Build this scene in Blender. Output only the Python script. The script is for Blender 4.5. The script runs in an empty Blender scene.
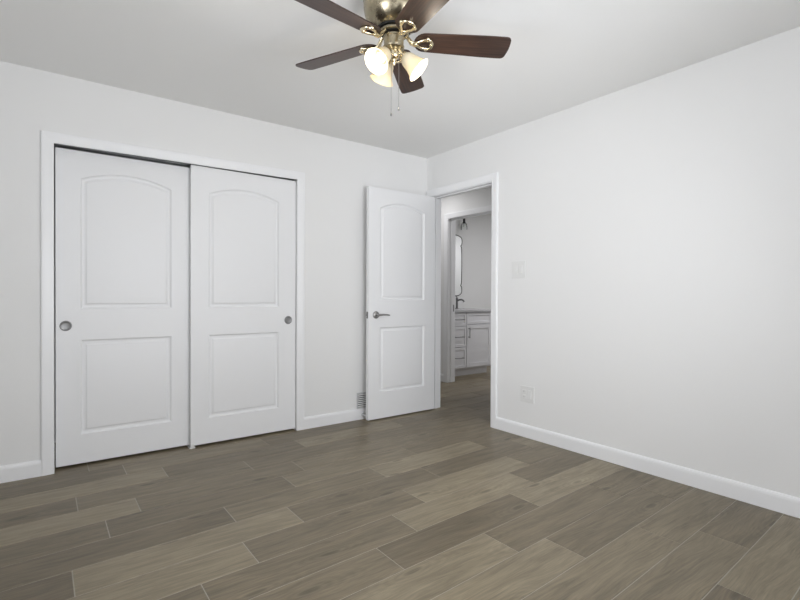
import bpy, bmesh, math, random
from mathutils import Vector, Matrix
PI = math.pi
scene = bpy.context.scene
C = scene.collection
random.seed(7)

# ------------------------------------------------------------------ camera
def make_camera():
    yaw, pitch, roll = math.radians(53.205), math.radians(-0.453), math.radians(0.238)
    f = Vector((math.cos(yaw)*math.cos(pitch), math.sin(yaw)*math.cos(pitch), math.sin(pitch)))
    r = Vector((math.sin(yaw), -math.cos(yaw), 0)); u = r.cross(f)
    r2 = math.cos(roll)*r + math.sin(roll)*u
    u2 = -math.sin(roll)*r + math.cos(roll)*u
    cam = bpy.data.cameras.new('camera'); o = bpy.data.objects.new('camera', cam); C.objects.link(o)
    M = Matrix((r2, u2, -f)).transposed().to_4x4(); M.translation = Vector((-3.015, -3.6016, 1.0918))
    o.matrix_world = M
    cam.sensor_width = 36; cam.lens = 478.29/800*36; cam.clip_start = 0.02
    scene.camera = o
make_camera()

# ------------------------------------------------------------------ world, light, exposure
w = bpy.data.worlds.new('world'); scene.world = w; w.use_nodes = True
bg = w.node_tree.nodes['Background']; bg.inputs[0].default_value = (0.75, 0.85, 1.0, 1); bg.inputs[1].default_value = 0.3

def area(name, loc, target, sx, sy, power, col=(1, 1, 1), spread=180):
    l = bpy.data.lights.new(name, 'AREA'); l.shape = 'RECTANGLE'; l.size = sx; l.size_y = sy
    l.energy = power; l.color = col; l.spread = math.radians(spread)
    o = bpy.data.objects.new(name, l); C.objects.link(o); o.location = loc
    o.rotation_euler = (Vector(target)-Vector(loc)).to_track_quat('-Z', 'Z').to_euler()
    return o
W_REAR = (-2.70, -0.70, 0.75, 2.12)      # unseen rear wall window, placed and sized to spread the light: x0, x1, z0, z1
W_LEFT = (-3.50, -1.80, 0.60, 2.12)      # unseen left wall window, placed and sized to spread the light: y0, y1, z0, z1
RX, RY, H = -3.54, -3.76, 2.44           # room extents
P_REAR, P_RFILL, P_LEFT, P_LFILL, P_LAMP, P_HALL, P_BATH = 27, 57, 36, 33, 1.7, 4.5, 17.5
SKYC, FILLC = (1.0, 0.98, 1.045), (1.0, 0.975, 1.03)
# daylight from the sky (level), plus added fill lights tilted up to brighten the ceiling
area('daylight_rear_window', (-1.70, RY-0.14, 1.435), (-1.70, 0, 1.435), 1.96, 1.33, P_REAR, SKYC)
area('ceiling_fill_rear', (-1.70, RY-0.40, 1.10), (-1.70, 0, 3.7), 1.90, 1.0, P_RFILL, FILLC)
area('daylight_left_window', (RX-0.14, -2.65, 1.36), (0, -2.65, 1.36), 1.66, 1.48, P_LEFT, SKYC)
area('ceiling_fill_left', (RX-0.40, -2.65, 1.05), (0, -2.65, 3.4), 1.60, 1.0, P_LFILL, FILLC)
area('hall_fill_light', (0.6, 0.9, 2.42), (0.6, 0.9, 0), 0.35, 0.35, P_HALL, (1, 0.99, 1.0))  # added light without a visible fixture, brightens the hall
area('bathroom_fill_light', (2.4, 0.1, 2.42), (2.4, 0.1, 0), 0.4, 0.4, P_BATH, (1, 1.0, 1.03))  # added unseen light, placed to brighten the wall the mirror reflects
vs = scene.view_settings
scene.display_settings.display_device = 'sRGB'
vs.view_transform = 'Standard'; vs.look = 'None'; vs.gamma = 1.0; vs.use_curve_mapping = False
vs.exposure = -0.03

# ------------------------------------------------------------------ materials
def mat(name, col, rough=0.5, metal=0.0, bump=0.0, bscale=60, spec=0.5, coat=0.0):
    m = bpy.data.materials.new(name); m.use_nodes = True
    nt = m.node_tree; b = nt.nodes['Principled BSDF']
    b.inputs['Base Color'].default_value = (*col, 1); b.inputs['Roughness'].default_value = rough
    b.inputs['Metallic'].default_value = metal; b.inputs['Specular IOR Level'].default_value = spec
    b.inputs['Coat Weight'].default_value = coat
    tc = nt.nodes.new('ShaderNodeTexCoord'); n = nt.nodes.new('ShaderNodeTexNoise')
    n.inputs['Scale'].default_value = bscale; n.inputs['Detail'].default_value = 3
    nt.links.new(tc.outputs['Object'], n.inputs['Vector'])
    mp = nt.nodes.new('ShaderNodeMapRange'); mp.inputs[3].default_value = max(0, rough-0.04); mp.inputs[4].default_value = min(1, rough+0.04)
    nt.links.new(n.outputs['Fac'], mp.inputs[0]); nt.links.new(mp.outputs[0], b.inputs['Roughness'])
    if bump:
        bp = nt.nodes.new('ShaderNodeBump'); bp.inputs['Strength'].default_value = bump; bp.inputs['Distance'].default_value = 0.002
        nt.links.new(n.outputs['Fac'], bp.inputs['Height']); nt.links.new(bp.outputs[0], b.inputs['Normal'])
    return m
WALL = mat('wall_paint', (0.845, 0.845, 0.84), 0.7, bump=0.12, bscale=90, spec=0.3)
CEIL = mat('ceiling_paint', (0.90, 0.90, 0.89), 0.85, bump=0.15, bscale=70, spec=0.2)
TRIM = mat('trim_gloss_white', (0.90, 0.905, 0.915), 0.35)
DOORW = mat('door_white', (0.87, 0.875, 0.885), 0.42, bump=0.03, bscale=120)
DARK = mat('closet_shade_paint', (0.10, 0.10, 0.10), 0.9)
STEEL = mat('satin_nickel', (0.38, 0.375, 0.37), 0.32, 1.0)
DSTEEL = mat('dark_nickel', (0.22, 0.22, 0.22), 0.35, 0.9)
PULL = mat('pull_nickel', (0.25, 0.25, 0.25), 0.4, 0.8)
PLAST = mat('white_plastic', (0.80, 0.80, 0.79), 0.3)
BLACK = mat('matte_black_metal', (0.03, 0.03, 0.03), 0.4, 0.6)
BRASS = mat('antique_brass', (0.40, 0.35, 0.25), 0.28, 1.0)
PBRASS = mat('polished_brass', (0.78, 0.68, 0.48), 0.16, 1.0)
CAB = mat('cabinet_white', (0.80, 0.80, 0.82), 0.4)
STONE = mat('vanity_quartz', (0.55, 0.55, 0.56), 0.25)
VENTM = mat('register_grey', (0.55, 0.55, 0.56), 0.45)
GROUT = mat('tile_grout', (0.40, 0.37, 0.31), 0.9)

def mirror_mat():
    m = mat('mirror_silver', (0.92, 0.93, 0.93), 0.04, 1.0); return m
MIRROR = mirror_mat()

def blade_mat():
    m = bpy.data.materials.new('walnut_blade'); m.use_nodes = True; nt = m.node_tree; b = nt.nodes['Principled BSDF']
    tc = nt.nodes.new('ShaderNodeTexCoord'); mp = nt.nodes.new('ShaderNodeMapping'); mp.inputs['Scale'].default_value = (3, 60, 10)
    n = nt.nodes.new('ShaderNodeTexNoise'); n.inputs['Scale'].default_value = 1.5; n.inputs['Detail'].default_value = 6; n.inputs['Distortion'].default_value = 0.6
    cr = nt.nodes.new('ShaderNodeValToRGB')
    cr.color_ramp.elements[0].position = 0.3; cr.color_ramp.elements[0].color = (0.020, 0.011, 0.009, 1)
    cr.color_ramp.elements[1].position = 0.75; cr.color_ramp.elements[1].color = (0.070, 0.036, 0.024, 1)
    nt.links.new(tc.outputs['Object'], mp.inputs[0]); nt.links.new(mp.outputs[0], n.inputs[0]); nt.links.new(n.outputs['Fac'], cr.inputs[0])
    nt.links.new(cr.outputs[0], b.inputs['Base Color']); b.inputs['Roughness'].default_value = 0.38
    return m
WALNUT = blade_mat()

def frosted():
    m = bpy.data.materials.new('frosted_cream_glass'); m.use_nodes = True; nt = m.node_tree; nt.nodes.clear()
    out = nt.nodes.new('ShaderNodeOutputMaterial'); d = nt.nodes.new('ShaderNodeBsdfPrincipled')
    d.inputs['Base Color'].default_value = (0.86, 0.80, 0.63, 1); d.inputs['Roughness'].default_value = 0.35
    t = nt.nodes.new('ShaderNodeBsdfTranslucent'); t.inputs[0].default_value = (0.60, 0.53, 0.39, 1)
    n = nt.nodes.new('ShaderNodeTexNoise'); n.inputs['Scale'].default_value = 30
    mr = nt.nodes.new('ShaderNodeMapRange'); mr.inputs[3].default_value = 0.30; mr.inputs[4].default_value = 0.42
    mx = nt.nodes.new('ShaderNodeMixShader'); nt.links.new(n.outputs['Fac'], mr.inputs[0]); nt.links.new(mr.outputs[0], mx.inputs[0])
    nt.links.new(d.outputs[0], mx.inputs[1]); nt.links.new(t.outputs[0], mx.inputs[2]); nt.links.new(mx.outputs[0], out.inputs[0])
    return m
FROST = frosted()

def clear_glass():
    m = bpy.data.materials.new('clear_glass'); m.use_nodes = True; nt = m.node_tree; nt.nodes.clear()
    out = nt.nodes.new('ShaderNodeOutputMaterial'); g = nt.nodes.new('ShaderNodeBsdfGlossy'); g.inputs['Roughness'].default_value = 0.03
    t = nt.nodes.new('ShaderNodeBsdfTransparent'); t.inputs[0].default_value = (0.95, 0.97, 0.96, 1)
    lw = nt.nodes.new('ShaderNodeFresnel'); lw.inputs[0].default_value = 1.5
    mx = nt.nodes.new('ShaderNodeMixShader'); nt.links.new(lw.outputs[0], mx.inputs[0])
    nt.links.new(t.outputs[0], mx.inputs[1]); nt.links.new(g.outputs[0], mx.inputs[2]); nt.links.new(mx.outputs[0], out.inputs[0])
    return m
GLASS = clear_glass()

def emis(name, col, s):
    m = bpy.data.materials.new(name); m.use_nodes = True; nt = m.node_tree; nt.nodes.clear()
    out = nt.nodes.new('ShaderNodeOutputMaterial'); e = nt.nodes.new('ShaderNodeEmission'); e.inputs[0].default_value = (*col, 1); e.inputs[1].default_value = s
    nt.links.new(e.outputs[0], out.inputs[0]); return m
BULB = emis('lit_bulb', (1.0, 0.95, 0.86), 1.3)

def tile_mat():
    m = bpy.data.materials.new('wood_look_tile'); m.use_nodes = True; nt = m.node_tree; b = nt.nodes['Principled BSDF']
    L = nt.links.new; N = nt.nodes.new
    tone = N('ShaderNodeAttribute'); tone.attribute_name = 'tone'
    off = N('ShaderNodeAttribute'); off.attribute_name = 'offset'
    tc = N('ShaderNodeTexCoord')
    add = N('ShaderNodeVectorMath'); add.operation = 'ADD'; L(tc.outputs['Object'], add.inputs[0]); L(off.outputs['Vector'], add.inputs[1])
    # broad warp so the grain swirls
    wn = N('ShaderNodeTexNoise'); wn.inputs['Scale'].default_value = 2.2; wn.inputs['Detail'].default_value = 2
    m0 = N('ShaderNodeMapping'); m0.inputs['Scale'].default_value = (0.8, 2.5, 1); L(add.outputs[0], m0.inputs[0]); L(m0.outputs[0], wn.inputs[0])
    ws = N('ShaderNodeVectorMath'); ws.operation = 'SCALE'; ws.inputs['Scale'].default_value = 0.09; L(wn.outputs['Color'], ws.inputs[0])
    a2 = N('ShaderNodeVectorMath'); a2.operation = 'ADD'; L(add.outputs[0], a2.inputs[0]); L(ws.outputs[0], a2.inputs[1])
    # knots: sparse, ringed, pulling the grain round them
    mk = N('ShaderNodeMapping'); mk.inputs['Scale'].default_value = (0.95, 3.0, 1); L(a2.outputs[0], mk.inputs[0])
    vo = N('ShaderNodeTexVoronoi'); vo.inputs['Scale'].default_value = 1.15; vo.voronoi_dimensions = '2D'; L(mk.outputs[0], vo.inputs['Vector'])
    kr = N('ShaderNodeMapRange'); kr.interpolation_type = 'SMOOTHSTEP'; kr.inputs[1].default_value = 0.01; kr.inputs[2].default_value = 0.060; kr.inputs[3].default_value = 0.62; kr.inputs[4].default_value = 1.0
    L(vo.outputs['Distance'], kr.inputs[0])
    # cathedral rings: distance field folded into fine bands, only near the knots
    rg = N('ShaderNodeMath'); rg.operation = 'MULTIPLY'; rg.inputs[1].default_value = 120.0; L(vo.outputs['Distance'], rg.inputs[0])
    sn = N('ShaderNodeMath'); sn.operation = 'SINE'; L(rg.outputs[0], sn.inputs[0])
    fade = N('ShaderNodeMapRange'); fade.inputs[1].default_value = 0.03; fade.inputs[2].default_value = 0.34; fade.inputs[3].default_value = 0.085; fade.inputs[4].default_value = 0.0; L(vo.outputs['Distance'], fade.inputs[0])
    rm = N('ShaderNodeMath'); rm.operation = 'MULTIPLY_ADD'; rm.inputs[2].default_value = 1.0; L(sn.outputs[0], rm.inputs[0]); L(fade.outputs[0], rm.inputs[1])
    # fine and mid grain
    def grain(sx, sy, sc, det, lo, hi, dist=0.0):
        mm = N('ShaderNodeMapping'); mm.inputs['Scale'].default_value = (sx, sy, 1); L(a2.outputs[0], mm.inputs[0])
        n = N('ShaderNodeTexNoise'); n.inputs['Scale'].default_value = sc; n.inputs['Detail'].default_value = det; n.inputs['Roughness'].default_value = 0.65
        n.inputs['Distortion'].default_value = dist
        L(mm.outputs[0], n.inputs[0])
        r = N('ShaderNodeMapRange'); r.inputs[1].default_value = 0.30; r.inputs[2].default_value = 0.70; r.inputs[3].default_value = lo; r.inputs[4].default_value = hi
        L(n.outputs['Fac'], r.inputs[0]); return r.outputs[0]
    g1 = grain(3, 75, 2.4, 6, 0.78, 1.18)
    g2 = grain(1.3, 13, 2.2, 6, 0.72, 1.20, 0.6)
    g3 = grain(2.2, 5, 1.0, 3, 0.90, 1.08)
    def mul(a, bb):
        x = N('ShaderNodeMath'); x.operation = 'MULTIPLY'; L(a, x.inputs[0]); L(bb, x.inputs[1]); return x.outputs[0]
    v = mul(mul(mul(mul(g1, g2), g3), kr.outputs[0]), rm.outputs[0])
    mx = N('ShaderNodeMix'); mx.data_type = 'RGBA'
    mx.inputs[6].default_value = (0.138, 0.109, 0.069, 1); mx.inputs[7].default_value = (0.370, 0.312, 0.212, 1)
    L(tone.outputs['Fac'], mx.inputs[0])
    sc = N('ShaderNodeVectorMath'); sc.operation = 'SCALE'; L(mx.outputs[2], sc.inputs[0]); L(v, sc.inputs['Scale'])
    L(sc.outputs[0], b.inputs['Base Color'])
    rr = N('ShaderNodeMapRange'); rr.inputs[3].default_value = 0.50; rr.inputs[4].default_value = 0.38; L(v, rr.inputs[0]); L(rr.outputs[0], b.inputs['Roughness'])
    bp = N('ShaderNodeBump'); bp.inputs['Strength'].default_value = 0.12; bp.inputs['Distance'].default_value = 0.001; L(v, bp.inputs['Height']); L(bp.outputs[0], b.inputs['Normal'])
    b.inputs['Specular IOR Level'].default_value = 0.45
    return m
TILE = tile_mat()

# ------------------------------------------------------------------ helpers
def add_box(bm, x0, x1, y0, y1, z0, z1, bev=0.0):
    t = bmesh.new()
    bmesh.ops.create_cube(t, size=1)
    for v in t.verts:
        v.co = Vector(((x0+x1)/2+v.co.x*(x1-x0), (y0+y1)/2+v.co.y*(y1-y0), (z0+z1)/2+v.co.z*(z1-z0)))
    if bev:
        bmesh.ops.bevel(t, geom=list(t.edges), offset=bev, segments=2, affect='EDGES', profile=0.5)
    merge(bm, t)
def merge(bm, t, M=None):
    me = bpy.data.meshes.new('tmp'); t.to_mesh(me); t.free()
    if M is not None: me.transform(M)
    bm.from_mesh(me); bpy.data.meshes.remove(me)
def lathe(bm, prof, seg=40, M=None, cap=False):
    """prof: list of (r, z) revolved around z"""
    t = bmesh.new(); rings = []
    for r, z in prof:
        if r < 1e-6: rings.append([t.verts.new((0, 0, z))]*seg)
        else: rings.append([t.verts.new((r*math.cos(2*PI*i/seg), r*math.sin(2*PI*i/seg), z)) for i in range(seg)])
    for a, b in zip(rings[:-1], rings[1:]):
        for i in range(seg):
            j = (i+1) % seg
            vs_ = []
            for v in (a[i], a[j], b[j], b[i]):
                if v not in vs_: vs_.append(v)
            if len(vs_) >= 3: t.faces.new(vs_)
    bmesh.ops.recalc_face_normals(t, faces=t.faces)
    merge(bm, t, M)
def tube(bm, pts, rad, seg=10, closed=False):
    """round tube along points; rad may be a list"""
    pts = [Vector(p) for p in pts]; n = len(pts)
    rads = rad if isinstance(rad, (list, tuple)) else [rad]*n
    t = bmesh.new(); rings = []; prev = None
    for i, p in enumerate(pts):
        if closed: d = (pts[(i+1) % n]-pts[i-1]).normalized()
        else: d = (pts[min(i+1, n-1)]-pts[max(i-1, 0)]).normalized()
        if prev is None:
            ref = Vector((0, 0, 1)) if abs(d.z) < 0.9 else Vector((1, 0, 0))
            a = d.cross(ref).normalized()
        else:
            a = (prev - d*prev.dot(d)).normalized()
        prev = a; b = d.cross(a)
        rings.append([t.verts.new(p+(a*math.cos(2*PI*k/seg)+b*math.sin(2*PI*k/seg))*rads[i]) for k in range(seg)])
    m = n if closed else n-1
    for i in range(m):
        A, B = rings[i], rings[(i+1) % n]
        for k in range(seg): t.faces.new((A[k], A[(k+1) % seg], B[(k+1) % seg], B[k]))
    if not closed:
        t.faces.new(rings[0][::-1]); t.faces.new(rings[-1])
    bmesh.ops.recalc_face_normals(t, faces=t.faces)
    merge(bm, t)
def sweep_profile(bm, prof, A, B, out, up, mA=0.0, mB=0.0):
    """extrude a closed 2D profile (o,u) from A to B; mA/mB = mitre slope in u"""
    A, B, out, up = Vector(A), Vector(B), Vector(out), Vector(up); d = (B-A).normalized()
    ra = [bm.verts.new(A+out*o+up*u+d*(mA*u)) for o, u in prof]
    rb = [bm.verts.new(B+out*o+up*u-d*(mB*u)) for o, u in prof]
    n = len(prof); fs = []
    for i in range(n): fs.append(bm.faces.new((ra[i], ra[(i+1) % n], rb[(i+1) % n], rb[i])))
    fs.append(bm.faces.new(ra[::-1])); fs.append(bm.faces.new(rb))
    bmesh.ops.recalc_face_normals(bm, faces=fs)
def obj(name, bm, m, parent=None, smooth=False, angle=35):
    me = bpy.data.meshes.new(name); bm.normal_update(); bm.to_mesh(me); bm.free()
    mats = m if isinstance(m, (list, tuple)) else [m]
    for k in mats: me.materials.append(k)
    if smooth:
        me.set_sharp_from_angle(angle=math.radians(angle)) if hasattr(me, 'set_sharp_from_angle') else None
        for p in me.polygons: p.use_smooth = True
    o = bpy.data.objects.new(name, me); C.objects.link(o)
    if parent: o.parent = parent
    return o
def struct(name, bm, m, smooth=False, label=None):
    o = obj(name, bm, m, None, smooth); o['kind'] = 'structure'
    if label: o['label'] = label
    return o
def tag(o, label, cat, group=None):
    o['label'] = label; o['category'] = cat
    if group: o['group'] = group
    return o
def thing(name, label, cat, loc=(0, 0, 0), rotz=0.0, group=None):
    o = bpy.data.objects.new(name, None); C.objects.link(o); o.location = loc; o.rotation_euler = (0, 0, rotz)
    o.empty_display_size = 0.1
    return tag(o, label, cat, group)
def box_obj(name, b, m, parent=None, bev=0.0):
    bm = bmesh.new(); add_box(bm, *b, bev=bev); return obj(name, bm, m, parent)

# ------------------------------------------------------------------ room shell
# measured dimensions
CX0, CX1, CH = -2.962, -1.362, 2.045      # closet rough opening (inside jambs -2.957..-1.367)
DY0, DY1, DH = -0.850, -0.080, 2.050      # bedroom doorway along the right wall
T = 0.115                                 # wall thickness
HX = 1.10                                 # bathroom-side wall of the hall
BY0, BY1, BH = 0.115, 0.880, 2.068         # bathroom doorway

# floor: individual wood-look tiles over grout, rows run along x
PITCH, LEN, G = 0.2045, 0.917, 0.0016
row_joint = {0: -1.687, 1: -1.492, 2: -1.955, 3: -1.700, 4: -1.855, 5: -1.350, 6: -1.088, 7: -1.390, 8: -1.619,
             9: -0.940, 10: -1.385, 11: -1.195, 12: -0.749, 13: -0.552, 14: -0.954, 15: -1.32, 16: -0.62, 17: -1.15, 18: -1.5, 19: -0.8,
             -1: -0.95, -2: -1.25, -3: -0.60, -4: -1.05, -5: -0.75, -6: -1.30, -7: -0.9, -8: -1.15, -9: -0.7, -10: -1.0}
# tone by (row, index of tile counted from the joint; 0 = the tile just right of it)
tones = {(0, -1): .42, (0, 0): .16, (0, -2): .15, (0, 1): .55, (0, 2): .3,
         (1, -2): .52, (1, -1): .15, (1, 0): .50, (1, 1): .22,
         (2, -2): .12, (2, -1): .28, (2, 0): .22, (2, 1): .30,
         (3, -2): .58, (3, -1): .22, (3, 0): .34, (3, 1): .30,
         (4, -2): .18, (4, -1): .18, (4, 0): .40, (4, 1): .26,
         (5, -2): .14, (5, -1): .32, (5, 0): .62, (5, 1): .25,
         (6, -3): .10, (6, -2): .60, (6, -1): .22, (6, 0): .20, (6, 1): .42,
         (7, -2): .62, (7, -1): .26, (7, 0): .66, (7, 1): .22,
         (8, -1): .26, (8, 0): .60, (8, 1): .20, (8, -2): .3,
         (9, -1): .16, (9, 0): .64, (9, -2): .3,
         (10, -1): .60, (10, 0): .20, (10, 1): .24,
         (11, -1): .52, (11, 0): .22, (11, 1): .26,
         (12, -1): .36, (12, 0): .30, (13, -1): .34, (13, 0): .16, (14, 0): .44, (14, -1): .14}
def make_floor():
    bm = bmesh.new(); tl = bm.faces.layers.float.new('tone'); ol = bm.faces.layers.float_vector.new('offset')
    X0, X1, Y0, Y1 = RX, 3.4, RY, 2.0
    SK = 0.040; sk = lambda x, y, z: (x, y+SK*(x+1.3), z)      # rows are laid very slightly out of square
    rnd = random.Random(11)
    for row in range(-10, 20):
        yt = -0.025-PITCH*row; yb = yt-PITCH
        a, b = max(Y0-.08, yb+G), min(Y1-.19, yt-G)
        if b-a < 0.003: continue
        j = row_joint.get(row, -1.0)
        for k in range(-4, 7):
            xa, xb = j+LEN*k, j+LEN*(k+1)
            x0, x1 = max(X0, xa+G), min(X1, xb-G)
            if x1-x0 < 0.005: continue
            e = 0.0009
            lo = [bm.verts.new(sk(*p)) for p in ((x0, a, -0.0018), (x1, a, -0.0018), (x1, b, -0.0018), (x0, b, -0.0018))]
            hi = [bm.verts.new(sk(*p)) for p in ((x0+e, a+e, 0), (x1-e, a+e, 0), (x1-e, b-e, 0), (x0+e, b-e, 0))]
            fs = [bm.faces.new(hi)]+[bm.faces.new((lo[i], lo[(i+1) % 4], hi[(i+1) % 4], hi[i])) for i in range(4)]
            t = tones.get((row, k), rnd.choice((.12, .2, .28, .38, .55)))
            off = Vector((rnd.uniform(0, 40), rnd.uniform(0, 40), rnd.uniform(0, 9)))
            for f in fs: f[tl] = t; f[ol] = off; f.material_index = 0
    add_from = len(bm.faces)
    vs_ = [bm.verts.new(p) for p in ((X0, Y0, -0.0012), (X1, Y0, -0.0012), (X1, Y1, -0.0012), (X0, Y1, -0.0012))]
    f = bm.faces.new(vs_); f.material_index = 1
    n0 = len(bm.faces); add_box(bm, X0, X1, Y0, Y1, -0.10, -0.0035); bm.faces.ensure_lookup_table()
    for f in bm.faces[n0:]: f.material_index = 1
    struct('floor', bm, [TILE, GROUT])
make_floor()

bm = bmesh.new(); add_box(bm, RX-T, 3.4, RY-T, 2.0, H, H+0.1); struct('ceiling', bm, CEIL)
# back wall with the closet opening
bm = bmesh.new()
add_box(bm, RX, CX0, 0, T, 0, H); add_box(bm, CX1, 0, 0, T, 0, H); add_box(bm, CX0, CX1, 0, T, CH, H)
struct('wall_back', bm, WALL)
# right wall with the doorway (runs on along the hall)
bm = bmesh.new()
add_box(bm, 0, T, RY, DY0-0.018, 0, H); add_box(bm, 0, T, DY1+0.018, 2.0, 0, H); add_box(bm, 0, T, DY0-0.018, DY1+0.018, DH+0.018, H)
struct('wall_right', bm, WALL)
def wall_with_window(name, axis, lo, hi, w_, pos0, pos1):
    bm = bmesh.new(); a0, a1, z0, z1 = w_
    def bx(p, q, zz0, zz1):
        if axis == 'x': add_box(bm, p, q, pos0, pos1, zz0, zz1)
        else: add_box(bm, pos0, pos1, p, q, zz0, zz1)
    bx(lo, a0, 0, H); bx(a1, hi, 0, H); bx(a0, a1, 0, z0); bx(a0, a1, z1, H)
    return struct(name, bm, WALL)
wall_with_window('wall_rear', 'x', RX-T, T, W_REAR, RY-T, RY)
wall_with_window('wall_left', 'y', RY, 0.86, W_LEFT, RX-T, RX)
def window(name, axis, w_, pos, s):
    """pos: room-side face of wall, s: direction into the room"""
    a0, a1, z0, z1 = w_; bm = bmesh.new(); pm = bmesh.new(); c = (a0+a1)/2
    def bx(b, p, q, d0, d1, zz0, zz1):
        d0, d1 = sorted((pos+s*d0, pos+s*d1))
        if axis == 'x': add_box(b, p, q, d0, d1, zz0, zz1, bev=0.002)
        else: add_box(b, d0, d1, p, q, zz0, zz1, bev=0.002)
    for p, q, zz0, zz1 in ((a0, a0+.04, z0, z1), (a1-.04, a1, z0, z1), (a0+.04, a1-.04, z0, z0+.04), (a0+.04, a1-.04, z1-.04, z1), (c-.02, c+.02, z0+.04, z1-.04)):
        bx(bm, p, q, -0.085, -0.045, zz0, zz1)
    o = struct(name, bm, TRIM)
    bx(pm, a0+.03, a1-.03, -0.068, -0.064, z0+.03, z1-.03); p = obj('pane', pm, GLASS, o)
    sm = bmesh.new(); bx(sm, a0-.04, a1+.04, -0.04, 0.03, z0-.022, z0+.0); obj('window_sill', sm, TRIM, o)
window('unseen_window_1', 'x', W_REAR, RY, 1); window('unseen_window_2', 'y', W_LEFT, RX, 1)  # both out of view, put in to carry the daylight
# closet interior
bm = bmesh.new()
add_box(bm, RX, CX1+0.35, 0.74, 0.86, 0, H); add_box(bm, CX1+0.35, CX1+0.45, T, 0.86, 0, H)
struct('wall_closet', bm, WALL)
# hall and bathroom walls
bm = bmesh.new()
add_box(bm, HX, HX+T, RY, BY0-0.018, 0, H); add_box(bm, HX, HX+T, BY1+0.018, 2.0, 0, H); add_box(bm, HX, HX+T, BY0-0.018, BY1+0.018, BH+0.018, H)
struct('wall_hall', bm, WALL)
bm = bmesh.new(); add_box(bm, HX+T, 3.4, 1.70, 2.0, 0, H); struct('wall_bathroom_back', bm, WALL)
bm = bmesh.new(); add_box(bm, 3.3, 3.4, RY, 1.70, 0, H); struct('wall_bathroom_right', bm, WALL)
bm = bmesh.new(); add_box(bm, T, HX, 1.9, 2.0, 0, H); struct('wall_hall_end', bm, WALL)
bm = bmesh.new(); add_box(bm, T, HX, -2.6, -2.5, 0, H); add_box(bm, HX+T, 3.3, -1.6, -1.5, 0, H); struct('wall_hall_front', bm, WALL)

# baseboards (profile: thickness out, height up)
BP = [(0, 0), (0.014, 0), (0.014, 0.074), (0.012, 0.086), (0.007, 0.094), (0, 0.097)]
def base(name, runs):
    bm = bmesh.new()
    for A, B, out in runs: sweep_profile(bm, BP, A, B, out, (0, 0, 1))
    struct(name, bm, TRIM)
CW = 0.064   # casing width
base('baseboard_back', [((RX+.014, 0, 0), (CX0+.005-CW, 0, 0), (0, -1, 0)), ((CX1-.005+CW, 0, 0), (-.014, 0, 0), (0, -1, 0))])
base('baseboard_right', [((0, RY+.014, 0), (0, DY0-.005-CW, 0), (-1, 0, 0))])
base('baseboard_left', [((RX, RY+.014, 0), (RX, -.014, 0), (1, 0, 0))])
base('baseboard_rear', [((RX+.014, RY, 0), (-.014, RY, 0), (0, 1, 0))])
base('baseboard_hall', [((HX, BY1+.005+CW, 0), (HX, 1.9, 0), (-1, 0, 0)), ((T, DY1+.08, 0), (T, 1.9, 0), (1, 0, 0)), ((HX, -2.5, 0), (HX, BY0-.005-CW, 0), (-1, 0, 0))])
base('baseboard_bathroom', [((HX+T, BY1+.005+CW, 0), (HX+T, 1.70, 0), (1, 0, 0)), ((2.165, 1.70, 0), (3.3, 1.70, 0), (0, -1, 0))])

# casings: mitred ranch profile (o = out of wall, u = away from opening)
CP = [(0, 0), (0.009, 0), (0.0115, 0.004), (0.013, 0.020), (0.016, 0.046), (0.0165, 0.058), (0.014, CW), (0, CW)]
def casing(bm, A, B, z, n, axisdir, zb=None):
    """A/B: floor points of inner edges, n: out-of-wall normal, axisdir: unit from A to B"""
    A, B, n, d = Vector(A), Vector(B), Vector(n), Vector(axisdir)
    up = Vector((0, 0, 1)); zb = z if zb is None else zb
    sweep_profile(bm, CP, A, A+up*z, n, -d, 0, -1)
    sweep_profile(bm, CP, B, B+up*zb, n, d, 0, -1)
    sweep_profile(bm, CP, A+up*z, B+up*zb, n, up, -1, -1)
# closet: jamb + casing
bm = bmesh.new()
casing(bm, (CX0+.005, 0, 0), (CX1-.005, 0, 0), 2.014, (0, -1, 0), (1, 0, 0), 2.029)
add_box(bm, CX0, CX0+.0048, 0.0, T, 0, CH); add_box(bm, CX1-.0048, CX1, 0.0, T, 0, CH)
add_box(bm, CX0+.0048, CX1-.0048, 0.0, T, CH-.004, CH)
struct('trim_1', bm, TRIM)
# bedroom doorway: casing both sides, jamb, stop
def doorway(name, xa, xb, y0, y1, h, stopx):
    bm = bmesh.new()
    casing(bm, (xa, y0-.005, 0), (xa, y1+.005, 0), h+.005, (-1, 0, 0), (0, 1, 0))
    casing(bm, (xb, y0-.005, 0), (xb, y1+.005, 0), h+.005, (1, 0, 0), (0, 1, 0))
    add_box(bm, xa, xb, y0-.018, y0, 0, h+.018); add_box(bm, xa, xb, y1, y1+.018, 0, h+.018); add_box(bm, xa, xb, y0, y1, h, h+.018)
    add_box(bm, stopx, stopx+.035, y0, y0+.011, 0, h, bev=.002); add_box(bm, stopx, stopx+.035, y1-.011, y1, 0, h, bev=.002)
    add_box(bm, stopx, stopx+.035, y0+.011, y1-.011, h-.011, h, bev=.002)
    return struct(name, bm, TRIM)
doorway('trim_2', 0.0, T, DY0, DY1, DH, 0.040)
doorway('trim_3', HX, HX+T, BY0, BY1, BH, HX+.040)

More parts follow.
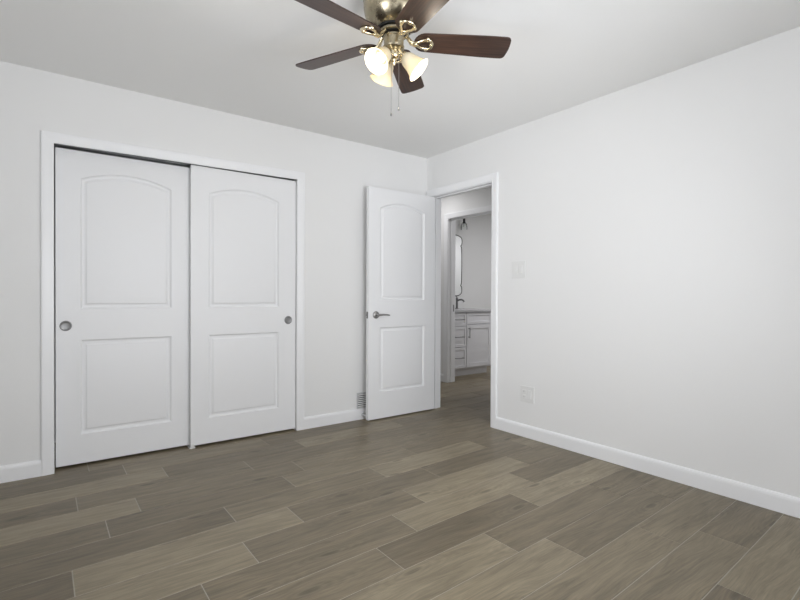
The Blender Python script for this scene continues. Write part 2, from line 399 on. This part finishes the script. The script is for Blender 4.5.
# ------------------------------------------------------------------ moulded two-panel doors
def panel_loop(x0, x1, z0, z1, rise, d, n=22):
    """outline of a panel inset by d; arch top when rise>0 (z1 = height of the shoulders)"""
    w_ = x1-x0; pts = [(x0+d, z0+d), (x1-d, z0+d)]
    if rise > 0:
        R = ((w_/2)**2+rise**2)/(2*rise); zc = z1+rise-R; xc = (x0+x1)/2; r = R-d; a = math.acos((w_/2-d)/r)
        for i in range(n+1):
            t = a+(PI-2*a)*i/n; pts.append((xc+r*math.cos(t), zc+r*math.sin(t)))
    else: pts += [(x1-d, z1-d), (x0+d, z1-d)]
    return pts
PROF = [(0, 0), (.003, -.0025), (.007, -.0085), (.012, -.0110), (.019, -.0115), (.025, -.0100), (.033, -.0030), (.035, -.0018), (.038, -.0015)]
def door_mesh(w_, h, t, panels):
    """slab from x 0..w, z 0..h; face at y=-t/2 (front) and +t/2"""
    bm = bmesh.new()
    for s in (-1, 1):
        y = s*t/2
        outer = [bm.verts.new((x, y, z)) for x, z in ((0, 0), (w_, 0), (w_, h), (0, h))]
        edges = [bm.edges.new((outer[i], outer[(i+1) % 4])) for i in range(4)]
        for (x0, x1, z0, z1, rise) in panels:
            loops = []
            for d, hh in PROF:
                loops.append([bm.verts.new((x, y+s*hh, z)) for x, z in panel_loop(x0, x1, z0, z1, rise, d)])
            n = len(loops[0])
            for i in range(n): edges.append(bm.edges.new((loops[0][i], loops[0][(i+1) % n])))
            for A, B in zip(loops[:-1], loops[1:]):
                for i in range(n): bm.faces.new((A[i], A[(i+1) % n], B[(i+1) % n], B[i]))
            bm.faces.new(loops[-1])
        bmesh.ops.triangle_fill(bm, edges=edges, use_beauty=True, use_dissolve=False)
        if s == -1: F = outer
        else: Bk = outer
    for i in range(4): bm.faces.new((F[i], F[(i+1) % 4], Bk[(i+1) % 4], Bk[i]))
    bmesh.ops.recalc_face_normals(bm, faces=bm.faces)
    return bm
def finger_pull(parent, x, y, z):
    bm = bmesh.new(); M = Matrix.Translation((x, y, z)) @ Matrix.Rotation(PI/2, 4, 'X')
    lathe(bm, [(0.0, .0006), (.019, .0006), (.023, .0012), (.026, .0035), (.029, .004), (.032, .0025), (.0325, 0)], 40, M)
    o = obj('finger_pull', bm, PULL, parent, True, 50); o['label'] = 'round satin nickel finger pull'
    return o
def closet_door(name, x0, w_, yf, z0, h, pull_x, panels, label):
    bm = door_mesh(w_, h, 0.034, panels)
    o = struct(name, bm, DOORW, True, label); o.location = (x0, yf+.017, z0)
    finger_pull(o, pull_x-x0, -.017, .897-z0)
    return o
CLP = lambda a, b, z0: [(a, b, .200-z0, .805-z0, 0), (a, b, 1.003-z0, 1.832-z0, .058)]
closet_door('door_1', -2.949, .797, .058, .016, 1.991, -2.897, CLP(-2.820+2.949, -2.286+2.949, .016), 'left white sliding closet door, set behind the right one')
closet_door('door_2', -2.168, .798, .014, .016, 2.003, -1.432, CLP(-2.047+2.168, -1.512+2.168, .016), 'right white sliding closet door, in front of the left one')
# top track and floor guide
bm = bmesh.new()
add_box(bm, CX0+.006, CX1-.006, .006, .110, CH-.0075, CH-.0045)
for yy in (.006, .052, .054, .106): add_box(bm, CX0+.006, CX1-.006, yy, yy+.002, CH-.016, CH-.0075)
tag(obj('closet_track', bm, DSTEEL), 'dark metal sliding track above the white closet doors', 'track')
bm = bmesh.new()
add_box(bm, -2.178, -2.138, .004, .106, 0, .004, bev=.001)
add_box(bm, -2.170, -2.146, .005, .011, .004, .028, bev=.002); add_box(bm, -2.170, -2.146, .0505, .0555, .004, .028, bev=.002); add_box(bm, -2.170, -2.146, .096, .101, .004, .028, bev=.002)
tag(obj('door_guide', bm, PLAST), 'small white plastic floor guide between the two sliding closet doors', 'door guide')

# bedroom door, open about ninety degrees into the room
DW, DZ = .752, .012
door3 = struct('door_3', door_mesh(DW, 2.031, .035, [(.120, .628, .232, .805, 0), (.120, .628, 1.045, 1.858, .062)]), DOORW, True, 'white panelled bedroom door standing open against the back wall')
door3.location = (-.753, -.104, DZ)
# lever on the near face (y = -.0175) and its twin behind, joined through the slab
def lever(parent, s):
    bm = bmesh.new(); x, z = .078, .915
    M = Matrix.Translation((x, s*.0175, z)) @ Matrix.Rotation(PI/2*(-s), 4, 'X')
    lathe(bm, [(0, .012), (.020, .012), (.029, .009), (.0325, .004), (.0325, 0), (0, 0)], 36, M)
    lathe(bm, [(.012, .010), (.011, .030), (.0115, .048), (0, .050)], 24, M)
    y = s*(.0175+.043)
    tube(bm, [(x-.004, y, z), (x+.02, y, z+.001), (x+.05, y+s*.002, z+.003), (x+.085, y+s*.003, z+.001), (x+.112, y, z-.003), (x+.122, y-s*.002, z-.004)],
         [.0105, .0095, .008, .007, .0065, .004], 12)
    o = obj('door_handle', bm, STEEL, parent, True, 50); return o
lever(door3, -1); lever(door3, 1)
bm = bmesh.new(); add_box(bm, -.0015, .0, -.0125, .0125, .886, .944, bev=.0006)
lathe(bm, [(0, .010), (.006, .010), (.009, .004), (.009, 0)], 20, Matrix.Translation((-.0012, 0, .915)) @ Matrix.Rotation(-PI/2, 4, 'Y'))
obj('latch', bm, DSTEEL, door3, True, 40)
for hz in (.20, 1.00, 1.80):
    bm = bmesh.new(); tube(bm, [(DW+.006, .021, hz-.045), (DW+.006, .021, hz+.045)], .0055, 12)
    add_box(bm, DW-.0, DW+.0015, -.012, .0175, hz-.045, hz+.045)
    obj('hinge', bm, STEEL, door3, True, 40)

# ------------------------------------------------------------------ wall plates, vent, door stop
def plate(name, label, cat, yc, zc, w_, h, kind):
    r = thing(name, label, cat, (0, yc, zc))
    bm = bmesh.new(); add_box(bm, -.006, 0, -w_/2, w_/2, -h/2, h/2, bev=.002); obj('cover_plate', bm, PLAST, r)
    def rocker(yo):
        bm = bmesh.new(); add_box(bm, -.0075, -.005, yo-.0175, yo+.0175, -.0345, .0345, bev=.0008)
        t = bmesh.new(); add_box(t, -.002, .002, -.0150, .0150, -.031, .031, bev=.0012)
        merge(bm, t, Matrix.Translation((-.0085, yo, 0)) @ Matrix.Rotation(.09, 4, 'Y')); obj('rocker_switch', bm, PLAST, r)
    def duplex(yo):
        bm = bmesh.new()
        for zz in (-.020, .020):
            add_box(bm, -.0085, -.005, yo-.0165, yo+.0165, zz-.0145, zz+.0145, bev=.0015)
        add_box(bm, -.0070, -.005, yo-.0165, yo+.0165, -.034, .034, bev=.0008)
        o = obj('receptacle', bm, PLAST, r)
        for zz in (-.020, .020):
            for yy in (yo-.0065, yo+.0065): obj('slot', (lambda q: (add_box(q, -.0088, -.008, yy-.001, yy+.001, zz-.004, zz+.005), q)[1])(bmesh.new()), DSTEEL, o)
    if kind == 'switch': rocker(.025); rocker(-.025)
    else: duplex(.025); rocker(-.025)
    return r
plate('light_switch', 'white double light switch plate on the right wall beside the doorway', 'light switch', -1.135, 1.306, .135, .135, 'switch')
plate('wall_outlet', 'white wall outlet plate low on the right wall near the doorway', 'outlet', -1.228, .335, .130, .124, 'outlet')

r = thing('air_vent', 'grey slatted air vent low on the wall behind the open door', 'air vent', (-.655, 0, .166))
bm = bmesh.new()
for b in ((-.14, .14, -.008, 0, .058, .070), (-.14, .14, -.008, 0, -.068, -.058), (-.14, -.130, -.008, 0, -.058, .058), (.130, .14, -.008, 0, -.058, .058), (-.003, .003, -.007, 0, -.058, .058)): add_box(bm, *b, bev=.001)
obj('frame', bm, VENTM, r)
bm = bmesh.new(); add_box(bm, -.130, .130, -.0012, -.0002, -.058, .058); obj('backing', bm, BLACK, r)
bm = bmesh.new()
for k in range(7):
    t = bmesh.new(); add_box(t, -.130, .130, -.0009, .0009, -.0050, .0050)
    merge(bm, t, Matrix.Translation((0, -.0055, -.050+k*.0167)) @ Matrix.Rotation(-.5, 4, 'X'))
obj('slats', bm, PLAST, r)
bm = bmesh.new()
lathe(bm, [(0, 0), (.013, 0), (.013, .004), (.006, .007), (.0055, .055), (.0095, .056), (.0105, .062), (.0095, .070), (0, .071)], 20, Matrix.Translation((-.742, -.0138, .040)) @ Matrix.Rotation(PI/2, 4, 'X'))
tag(obj('door_stop', bm, VENTM, None, True, 40), 'grey door stop on the baseboard below the air vent', 'door stop')

# ------------------------------------------------------------------ ceiling fan
FX, FY = -1.755, -1.862
fan = thing('ceiling_fan', 'flush brass ceiling fan with five dark walnut blades and three lit glass shades', 'ceiling fan', (FX, FY, H))
bm = bmesh.new()
lathe(bm, [(0, 0), (.120, 0), (.129, -.005), (.133, -.018), (.135, -.045), (.134, -.072), (.129, -.098), (.119, -.122), (.104, -.141), (.088, -.153), (.072, -.160), (.068, -.162), (0, -.162)], 64)
obj('motor_housing', bm, BRASS, fan, True, 30)
bm = bmesh.new(); lathe(bm, [(.1335, -.030), (.1365, -.032), (.1365, -.036), (.1340, -.038)], 64)
obj('trim_band', bm, BRASS, fan, True, 30)
bm = bmesh.new(); lathe(bm, [(.072, -.160), (.078, -.1585), (.077, -.165), (.050, -.1665), (0, -.1665)], 48); obj('motor_gap', bm, BLACK, fan, True, 30)
bm = bmesh.new(); lathe(bm, [(0, -.1665), (.064, -.1665), (.067, -.170), (.067, -.178), (.062, -.181), (.056, -.181)], 48); obj('flywheel', bm, BRASS, fan, True, 30)
bm = bmesh.new(); lathe(bm, [(.056, -.1805), (.056, -.184), (.0, -.191)], 48); obj('switch_gap', bm, BLACK, fan, True, 30)
bm = bmesh.new(); lathe(bm, [(0, -.190), (.047, -.190), (.047, -.197), (.0445, -.199), (.0445, -.232), (.048, -.235), (.046, -.243), (.030, -.250), (0, -.251)], 48); obj('switch_housing', bm, BRASS, fan, True, 30)
bm = bmesh.new(); lathe(bm, [(0, -.250), (.022, -.250), (.026, -.257), (.026, -.275), (.020, -.286), (.012, -.292), (.009, -.300), (.012, -.306), (.007, -.315), (0, -.317)], 36); obj('light_fitter', bm, PBRASS, fan, True, 30)
ZB = -.208
def blade_bm():
    bm = bmesh.new(); r0, r1 = .092, .532; out = []
    def wd(r): return .054+.011*min(1, max(0, (r-.12)/.30))
    # root: half ellipse, tip: rounded corners
    for i in range(13):
        a = PI/2+PI*i/12; out.append((r0+.052+.052*math.cos(a), wd(.14)*math.sin(a)))
    for i in range(1, 8): r = .144+(r1-.03-.144)*i/7; out.append((r, -wd(r)))
    cr = .022
    for i in range(1, 6): a = -PI/2+PI/2*i/5*0.98; out.append((r1-cr-.004+cr*math.cos(a), -wd(r1)+cr+cr*math.sin(a)))
    for i in range(1, 6): out.append((r1-.004+.004*math.sin(PI*i/6), -wd(r1)+cr+(2*wd(r1)-2*cr)*i/6))
    for i in range(0, 5): a = PI/2*i/5; out.append((r1-cr-.004+cr*math.cos(a), wd(r1)-cr+cr*math.sin(a)))
    for i in range(7, 0, -1): r = .144+(r1-.03-.144)*i/7; out.append((r, wd(r)))
    vs_ = [bm.verts.new((x, y, 0)) for x, y in out]; f = bm.faces.new(vs_)
    g = bmesh.ops.extrude_face_region(bm, geom=[f]); nv = [v for v in g['geom'] if isinstance(v, bmesh.types.BMVert)]
    for v in nv: v.co.z += .0055
    bmesh.ops.recalc_face_normals(bm, faces=bm.faces)
    return bm
PITCHA = math.radians(13)
def iron_bm():
    bm = bmesh.new()
    # cast teardrop ring under the blade root
    pts = []
    for i in range(32):
        t = 2*PI*i/32; s = .5-.5*math.cos(t)
        x = .100+.074*s; y = .032*math.sin(t)*(0.45+0.75*s); pts.append((x, y, -.006))
    tube(bm, pts, .0068, 10, closed=True)
    for x, y in ((.170, 0), (.150, .030), (.150, -.030)):
        lathe(bm, [(0, .004), (.010, .004), (.0105, -.004), (.007, -.008), (0, -.009)], 16, Matrix.Translation((x, y, -.004)))
    # scroll arm back to the flywheel
    tube(bm, [(.104, 0, -.007), (.090, 0, -.009), (.078, .0, .000), (.066, 0, .018), (.056, 0, .028)], [.009, .010, .009, .008, .009], 10)
    tube(bm, [(.112, .014, -.006), (.095, .010, -.010), (.078, .007, -.004), (.062, .004, .020)], [.004, .005, .0055, .005], 8)
    tube(bm, [(.112, -.014, -.006), (.095, -.010, -.010), (.078, -.007, -.004), (.062, -.004, .020)], [.004, .005, .0055, .005], 8)
    return bm
bl_mesh = ir_mesh = None
for k in range(5):
    a = math.radians(-30+72*k)
    M = Matrix.Translation((0, 0, ZB)) @ Matrix.Rotation(a, 4, 'Z') @ Matrix.Rotation(PITCHA, 4, 'X')
    # clockwise (leading) edge sits higher
    M = Matrix.Translation((0, 0, ZB)) @ Matrix.Rotation(a, 4, 'Z') @ Matrix.Rotation(-PITCHA, 4, 'X')
    if k == 0:
        b = obj('fan_blade', blade_bm(), WALNUT, fan); i_ = obj('blade_iron', iron_bm(), PBRASS, fan, True, 50)
    else:
        b = b.copy(); C.objects.link(b); i_ = i_.copy(); C.objects.link(i_); b.parent = fan; i_.parent = fan
    b.matrix_local = M; i_.matrix_local = Matrix.Translation((0, 0, ZB)) @ Matrix.Rotation(a, 4, 'Z') @ Matrix.Rotation(-PITCHA*.8, 4, 'X')
# three lamps
def lamp_parts(az):
    tilt = math.radians(44)         # below horizontal
    M = Matrix.Rotation(az, 4, 'Z') @ Matrix.Translation((.036, 0, -.266)) @ Matrix.Rotation(PI/2+tilt, 4, 'Y')
    bm = bmesh.new(); tube(bm, [M @ Vector((0, 0, -.020)), M @ Vector((0, 0, .012))], .010, 12)
    lathe(bm, [(0, .004), (.017, .004), (.0205, .010), (.0205, .030), (.018, .033)], 28, M)
    s = obj('lamp_socket', bm, PBRASS, fan, True, 40)
    bm = bmesh.new()
    outer = [(.0215, .018), (.027, .024), (.033, .036), (.036, .052), (.039, .070), (.045, .088), (.053, .102), (.057, .107)]
    inner = [(r-.003, z) for r, z in outer[::-1]]
    lathe(bm, outer+[(.0565, .1085)]+inner+[(.0185, .018), (.0215, .018)], 40, M)
    g = obj('lamp_shade', bm, FROST, fan, True, 60)
    bm = bmesh.new(); lathe(bm, [(0, .030), (.010, .032), (.013, .040), (.021, .055), (.0245, .068), (.021, .082), (.011, .091), (0, .093)], 24, M)
    o = obj('light_bulb', bm, BULB, fan, True, 60)
    l = bpy.data.lights.new('lamp_glow', 'POINT'); l.energy = P_LAMP; l.color = (1.0, 0.90, 0.74); l.shadow_soft_size = .024
    lo = bpy.data.objects.new('lamp_glow', l); C.objects.link(lo); lo.parent = fan; lo.location = M @ Vector((0, 0, .135))
for az in (193, 318, 84): lamp_parts(math.radians(az))
# pull chains
for (dx, dy, zt, zb_) in ((-.024, -.016, -.255, -.537), (.010, -.026, -.255, -.510)):
    bm = bmesh.new(); tube(bm, [(dx, dy, zt), (dx, dy, zb_)], .0011, 6)
    n = int((zt-zb_)/.0065)
    c = obj('pull_chain', bm, STEEL, fan)
    bm = bmesh.new(); lathe(bm, [(0, 0), (.002, -.001), (.0032, -.006), (.0038, -.011), (.002, -.015), (0, -.016)], 14, Matrix.Translation((dx, dy, zb_)))
    obj('pull_knob', bm, DSTEEL, c, True, 50)

# ------------------------------------------------------------------ bathroom beyond the hall
VX0, VX1, VY, VH = 1.395, 2.145, 1.10, .880
van = thing('vanity_cabinet', 'white bathroom vanity cabinet with drawers seen through the doorway', 'cabinet', (VX0, VY, 0))
bm = bmesh.new(); add_box(bm, 0, VX1-VX0, .018, .598, .100, VH); add_box(bm, .012, VX1-VX0-.018, .075, .59, 0, .100); obj('body', bm, CAB, van)
def shaker(bm, x0, x1, z0, z1, s=.045):
    for b in ((x0, x0+s, z0, z1), (x1-s, x1, z0, z1), (x0+s, x1-s, z0, z0+s), (x0+s, x1-s, z1-s, z1)): add_box(bm, b[0], b[1], 0, .018, b[2], b[3], bev=.0012)
    add_box(bm, x0+s, x1-s, .009, .016, z0+s, z1-s)
def bar_handle(parent, p, q):
    bm = bmesh.new(); p, q = Vector(p), Vector(q); d = (q-p).normalized(); o_ = Vector((0, -.030, 0))
    tube(bm, [p+o_, q+o_], .0055, 10); tube(bm, [p+d*.015, p+d*.015+o_], .0045, 8); tube(bm, [q-d*.015, q-d*.015+o_], .0045, 8)
    obj('handle', bm, DSTEEL, parent, True, 40)
for z0, z1 in ((.690, .866), (.405, .680), (.118, .395)):
    bm = bmesh.new(); shaker(bm, .006, .246, z0, z1, .034); d = obj('drawer', bm, CAB, van)
    zc = (z0+z1)/2; bar_handle(d, (.022, 0, zc), (.186, 0, zc))
for k, x0 in enumerate((.256,)):
    bm = bmesh.new(); shaker(bm, x0, x0+.488, .712, .866, .036); obj('false_front', bm, CAB, van)
    bm = bmesh.new(); shaker(bm, x0, x0+.488, .118, .702, .055); d = obj('cabinet_door', bm, CAB, van)
    hx = x0+.028
    bar_handle(d, (hx, 0, .520), (hx, 0, .665))
bm = bmesh.new(); add_box(bm, VX0-.012, VX1+.012, VY-.022, 1.70, VH, .910, bev=.003)
tag(obj('countertop', bm, STONE), 'light grey stone countertop on the bathroom vanity', 'countertop')
f_ = thing('faucet', 'dark metal single-hole faucet on the grey vanity countertop', 'faucet', (1.935, 1.600, .9108))
bm = bmesh.new(); lathe(bm, [(0, 0), (.026, 0), (.026, .006), (.019, .010), (.017, .016), (.0165, .150), (.018, .154), (.012, .165), (0, .167)], 24)
obj('body', bm, DSTEEL, f_, True, 40)
bm = bmesh.new(); tube(bm, [(0, 0, .115), (.004, -.05, .132), (.010, -.09, .134), (.014, -.125, .120), (.015, -.135, .100)], [.013, .012, .012, .012, .012], 12); obj('spout', bm, DSTEEL, f_, True, 50)
bm = bmesh.new(); tube(bm, [(0, 0, .165), (0, .01, .180), (0, .055, .205)], [.008, .006, .005], 10); obj('lever', bm, DSTEEL, f_, True, 50)
# scalloped mirror
mr = thing('wall_mirror', 'tall scalloped wall mirror with thin dark frame above the vanity', 'mirror', (1.930, 1.700, 1.560))
def scallop(hw, hh, d):
    half = []
    pts = [(0, hh), (hw*.45, hh*.99), (hw*.78, hh*.955), (hw*.95, hh*.90), (hw, hh*.82), (hw*.97, hh*.70), (hw*.86, hh*.655), (hw*.93, hh*.60), (hw*.97, hh*.45), (hw*.98, 0.0)]
    right = pts+[(x, -z) for x, z in pts[-2::-1]]
    left = [(-x, z) for x, z in right[-2:0:-1]]
    loop = right+left
    # smooth with Catmull-Rom
    out = []; n = len(loop)
    for i in range(n):
        p0, p1, p2, p3 = (Vector(loop[(i+j-1) % n]) for j in range(4))
        for t in (0, .25, .5, .75):
            out.append(.5*((2*p1)+(p2-p0)*t+(2*p0-5*p1+4*p2-p3)*t*t+(3*p1-p0-3*p2+p3)*t**3))
    return out
lp = scallop(.190, .462, 0)
bm = bmesh.new(); fr = [bm.verts.new((p.x, -.012, p.y)) for p in lp]; bk = [bm.verts.new((p.x, -.001, p.y)) for p in lp]
bm.faces.new(fr); bm.faces.new(bk[::-1])
for i in range(len(lp)): bm.faces.new((fr[i], fr[(i+1) % len(lp)], bk[(i+1) % len(lp)], bk[i]))
bmesh.ops.recalc_face_normals(bm, faces=bm.faces); obj('mirror_glass', bm, MIRROR, mr)
bm = bmesh.new(); tube(bm, [(p.x, -.012, p.y) for p in lp], .0060, 8, closed=True); obj('mirror_frame', bm, BLACK, mr, True, 60)
# vanity light: black sconce bar with clear glass shades, one of them in view
vl = thing('vanity_light', 'black vanity light with clear glass shades above the bathroom mirror', 'wall lamp', (1.930, 1.700, 2.350))
bm = bmesh.new(); add_box(bm, -.22, .22, -.022, 0, -.030, .030, bev=.004); obj('backplate', bm, BLACK, vl)
for sx in (-.16, .16):
    M_ = Matrix.Translation((sx, -.085, -.045))
    bm = bmesh.new(); tube(bm, [(sx, -.020, 0), (sx, -.065, .0), (sx, -.082, -.012), (sx, -.085, -.05)], .007, 12)
    lathe(bm, [(0, .0), (.015, 0), (.017, -.006), (.017, -.105), (.015, -.110), (0, -.110)], 24, M_); a = obj('arm', bm, BLACK, vl, True, 40)
    bm = bmesh.new(); lathe(bm, [(.018, -.085), (.026, -.095), (.042, -.120), (.050, -.160), (.052, -.200)], 32, M_)
    obj('glass_shade', bm, GLASS, vl, True, 60)
    bm = bmesh.new(); lathe(bm, [(0, -.110), (.010, -.112), (.014, -.122), (.022, -.142), (.018, -.158), (0, -.165)], 20, M_)
    obj('light_bulb', bm, PLAST, vl, True, 60)
bm = bmesh.new(); add_box(bm, HX+.078, HX+.102, BY1-.0015, BY1-.0002, .90, .985, bev=.0005)
tag(obj('strike_plate', bm, DSTEEL), 'dark metal strike plate on the bathroom door frame', 'strike plate')
